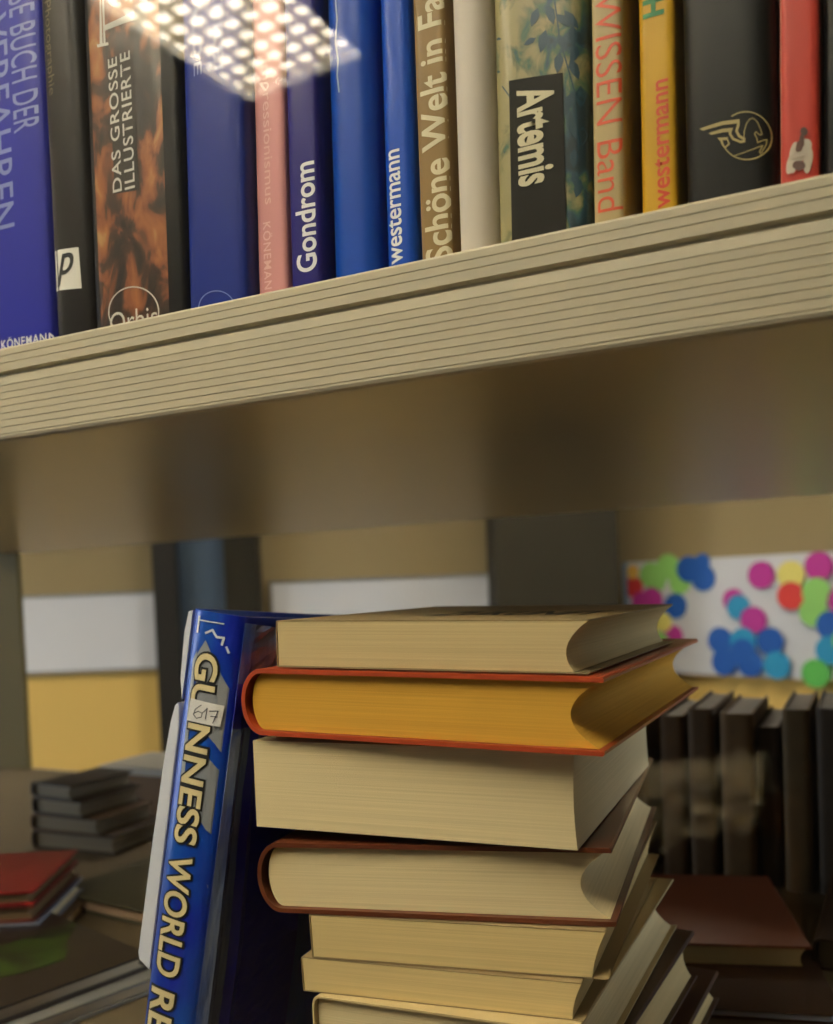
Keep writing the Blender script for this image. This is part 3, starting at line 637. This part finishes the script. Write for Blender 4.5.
# ---- books and papers farther back on the lower shelf ------------------
GR = 'books standing at the back of the lower shelf'
br = [mat('cloth_brown_%d' % i, rgb(*c), .7, var=.2, scale=(60, 60, 60)) for i, c in enumerate(((104, 76, 42), (92, 68, 38), (116, 88, 50), (66, 50, 32), (100, 80, 44), (70, 58, 44)))]
grey_pg = pages_mat('pages_grey', rgb(176, 172, 168))
names = ['narrow dark brown book just right of the tall stack, at the back', 'brown book with grey page tops, second right of the tall stack at the back', 'brown book with a pale top, third right of the tall stack at the back',
         'short dark book between two taller brown ones at the back', 'olive-brown upright book right of the short dark one at the back', 'dark upright book at the right edge of the photo, at the back']
xr_ = None
for i, (ul, ur, vt) in enumerate(((662, 686, 716), (690, 716, 709), (722, 755, 714), (758, 781, 727), (784, 812, 710), (818, 850, 709))):
    Yb = .925 + (.01 if i in (0, 3) else 0)
    a = at(ul, 800, Yb); b_ = at(ur, 800, Yb); tz = at((ul + ur) / 2, vt, Yb).z
    lean_ = 0.0
    M = Matrix.Translation((a.x, Yb, LZ + .0032)) @ MUP
    book('book', names[i], M, b_.x - a.x, .15, tz - LZ - .006, br[i], grey_pg, ct=.002, b=.002, n=4, ov=.003, fore=.004, group=GR)
for i in range(3):   # the row goes on to the left behind the stack
    x1_ = at(655, 800, .935).x - .004 - i * .034
    M = Matrix.Translation((x1_ - .032, .93, LZ + .0032)) @ MUP
    book('book', ('dark brown book at the back, right behind the tall stack', 'brown book at the back, hidden deeper behind the tall stack', 'olive book at the back, hidden farthest behind the tall stack')[i], M, .031, .15, .165 + .008 * i, br[(i * 2) % 6], grey_pg, ct=.002, b=.002, n=4, ov=.003, fore=.004, group=GR)

def flat(name, label, corners, z0, th, cover, pages, cat='book', group=None, hard=True, ct=.002):
    # corners: front-left, front-right pixels on plane z0 (spine at left), depth in metres
    (ua, va), (ub, vb), dep = corners
    a = atz(ua, va, z0); b_ = atz(ub, vb, z0); d_ = b_ - a; yaw = math.atan2(d_.y, d_.x)
    M = Matrix.Translation((a.x, a.y, z0 + .0004)) @ Matrix.Rotation(yaw, 4, 'Z')
    return book(name, label, M, th, d_.length, dep, cover, pages, ct=ct, b=.002, n=3, ov=.003, fore=.005, group=group, cat=cat)
rb_ = mat('cover_rust', rgb(132, 66, 28), .6, coat=.05, var=.2, scale=(12, 12, 12))
flat('book', 'large rust-brown book lying flat before the upright books at the back', ((600, 968), (812, 975), .16), LZ, .022, rb_, page_c)
blk = mat('cover_night', rgb(34, 26, 22), .3, coat=.4)
flat('magazine', 'dark magazine with a bluish white front edge lying right of the stack', ((640, 1012), (845, 1024), .13), LZ, .006, mat('cover_umber', rgb(60, 40, 22), .75, spec=.15), pages_mat('pages_blue_white', rgb(190, 200, 222)), cat='magazine', ct=.0006)
pages_mat('pages_dim2', rgb(80, 66, 44)); flat('book', 'dark brown book lying flat at the right edge beyond the rust-brown one', ((816, 968), (980, 992), .17), LZ, .024, MATS['cover_umber'], MATS['pages_dim2'])  # dark filler book added so the pale shelf does not show bright
# left: dark book with green print, red pile, small pile, box
gbk = flat('book', 'black book with a green patch lying flat in the lower left corner', ((-70, 1050), (148, 968), .17), LZ + .012, .012, blk, page_w)
grn = mat('green_print', rgb(60, 84, 22), .4, color2=rgb(22, 28, 12), scale=(30, 24, 10))
bm = bmesh.new(); q = []
for k in range(14):
    a = k / 14 * 6.283; q.append((.09 + .062 * math.cos(a) + .012 * math.sin(3 * a), .085 + .035 * math.sin(a) + .012 * math.cos(2 * a)))
add_prism(bm, q, .0122, .0125, lambda p, q_, s: Vector((p, q_, s))); obj('green_print', bm, grn, gbk.root)
flat('book', 'pale grey book lying flat under the black book with green patch', ((-90, 1085), (170, 985), .17), LZ, .0115, mat('cover_pale_grey', rgb(120, 118, 112), .5), page_w)
GL = 'books lying in the pile at the left edge'
red = mat('cover_dark_red', rgb(140, 26, 28), .4, coat=.3)
zc_ = LZ
for lab, c, p, th, du in (('brown book at the bottom of the pile at the left edge', br[0], page_c, .012, 12), ('pale blue-grey book in the pile at the left edge', mat('cover_blue_grey', rgb(120, 124, 140), .5), page_w, .014, 4),
                      ('brown and red book third up in the pile at the left edge', mat('cover_maroon', rgb(96, 40, 30), .4), pages_mat('pages_dark', rgb(120, 96, 66)), .014, 0), ('dark red book on top of the pile at the left edge', red, MATS['pages_dark'], .012, 0)):
    a = atz(-120, 962, LZ); b_ = atz(38 + du, 952, LZ); d_ = b_ - a; yaw = math.atan2(d_.y, d_.x)
    M = Matrix.Translation((a.x, a.y, zc_ + .0004)) @ Matrix.Rotation(yaw, 4, 'Z')
    book('book', lab, M, th, d_.length, .12, c, p, ct=.002, b=.002, n=3, fore=.004, group=GL); zc_ += th + .0005
GP = 'books in the small pile at the back left'
zc_ = LZ
for k, (ul, ur, th, c, lab) in enumerate(((36, 112, .022, br[3], 'lowest dark book of the small pile beside the left upright'), (36, 100, .020, br[0], 'second book of the small pile beside the left upright'),
                    (38, 88, .020, br[3], 'third book of the small pile beside the left upright'), (38, 80, .018, br[5], 'topmost book of the small pile beside the left upright'))):
    a = at(ul, 858, .80); b_ = at(ur, 858, .80)
    M = Matrix.Translation((a.x, .80, zc_ + .0004)) @ Matrix.Rotation(R(4 - 3 * k), 4, 'Z')
    book('book', lab, M, th, b_.x - a.x, .09, c, pages_mat('pages_dim', rgb(150, 140, 120)), ct=.002, b=.002, n=3, fore=.004, group=GP); zc_ += th + .0005
a = at(106, 850, .97); b_ = at(176, 850, .97)
t = thing('carton', 'brown carton with a grey-white lid behind the leaning blue book', 'box', Matrix.Translation((a.x, .97, LZ + .0005)))
box('carton_body', (0, 0, 0), (b_.x - a.x + .05, .10, .055), mat('carton_brown', rgb(120, 88, 48), .7, var=.1, scale=(20, 20, 20)), t, bevel=.001)
box('lid', (-.003, -.003, .0552), (b_.x - a.x + .053, .103, .066), mat('lid_grey', rgb(180, 176, 164), .6), t, bevel=.001)
flat('folder', 'olive-grey folder lying flat in front of the small pile at the left', ((52, 905), (190, 935), .16), LZ, .014, mat('cover_olive_grey', rgb(78, 74, 54), .6), pages_mat('pages_pinkish', rgb(190, 160, 130)), cat='folder')
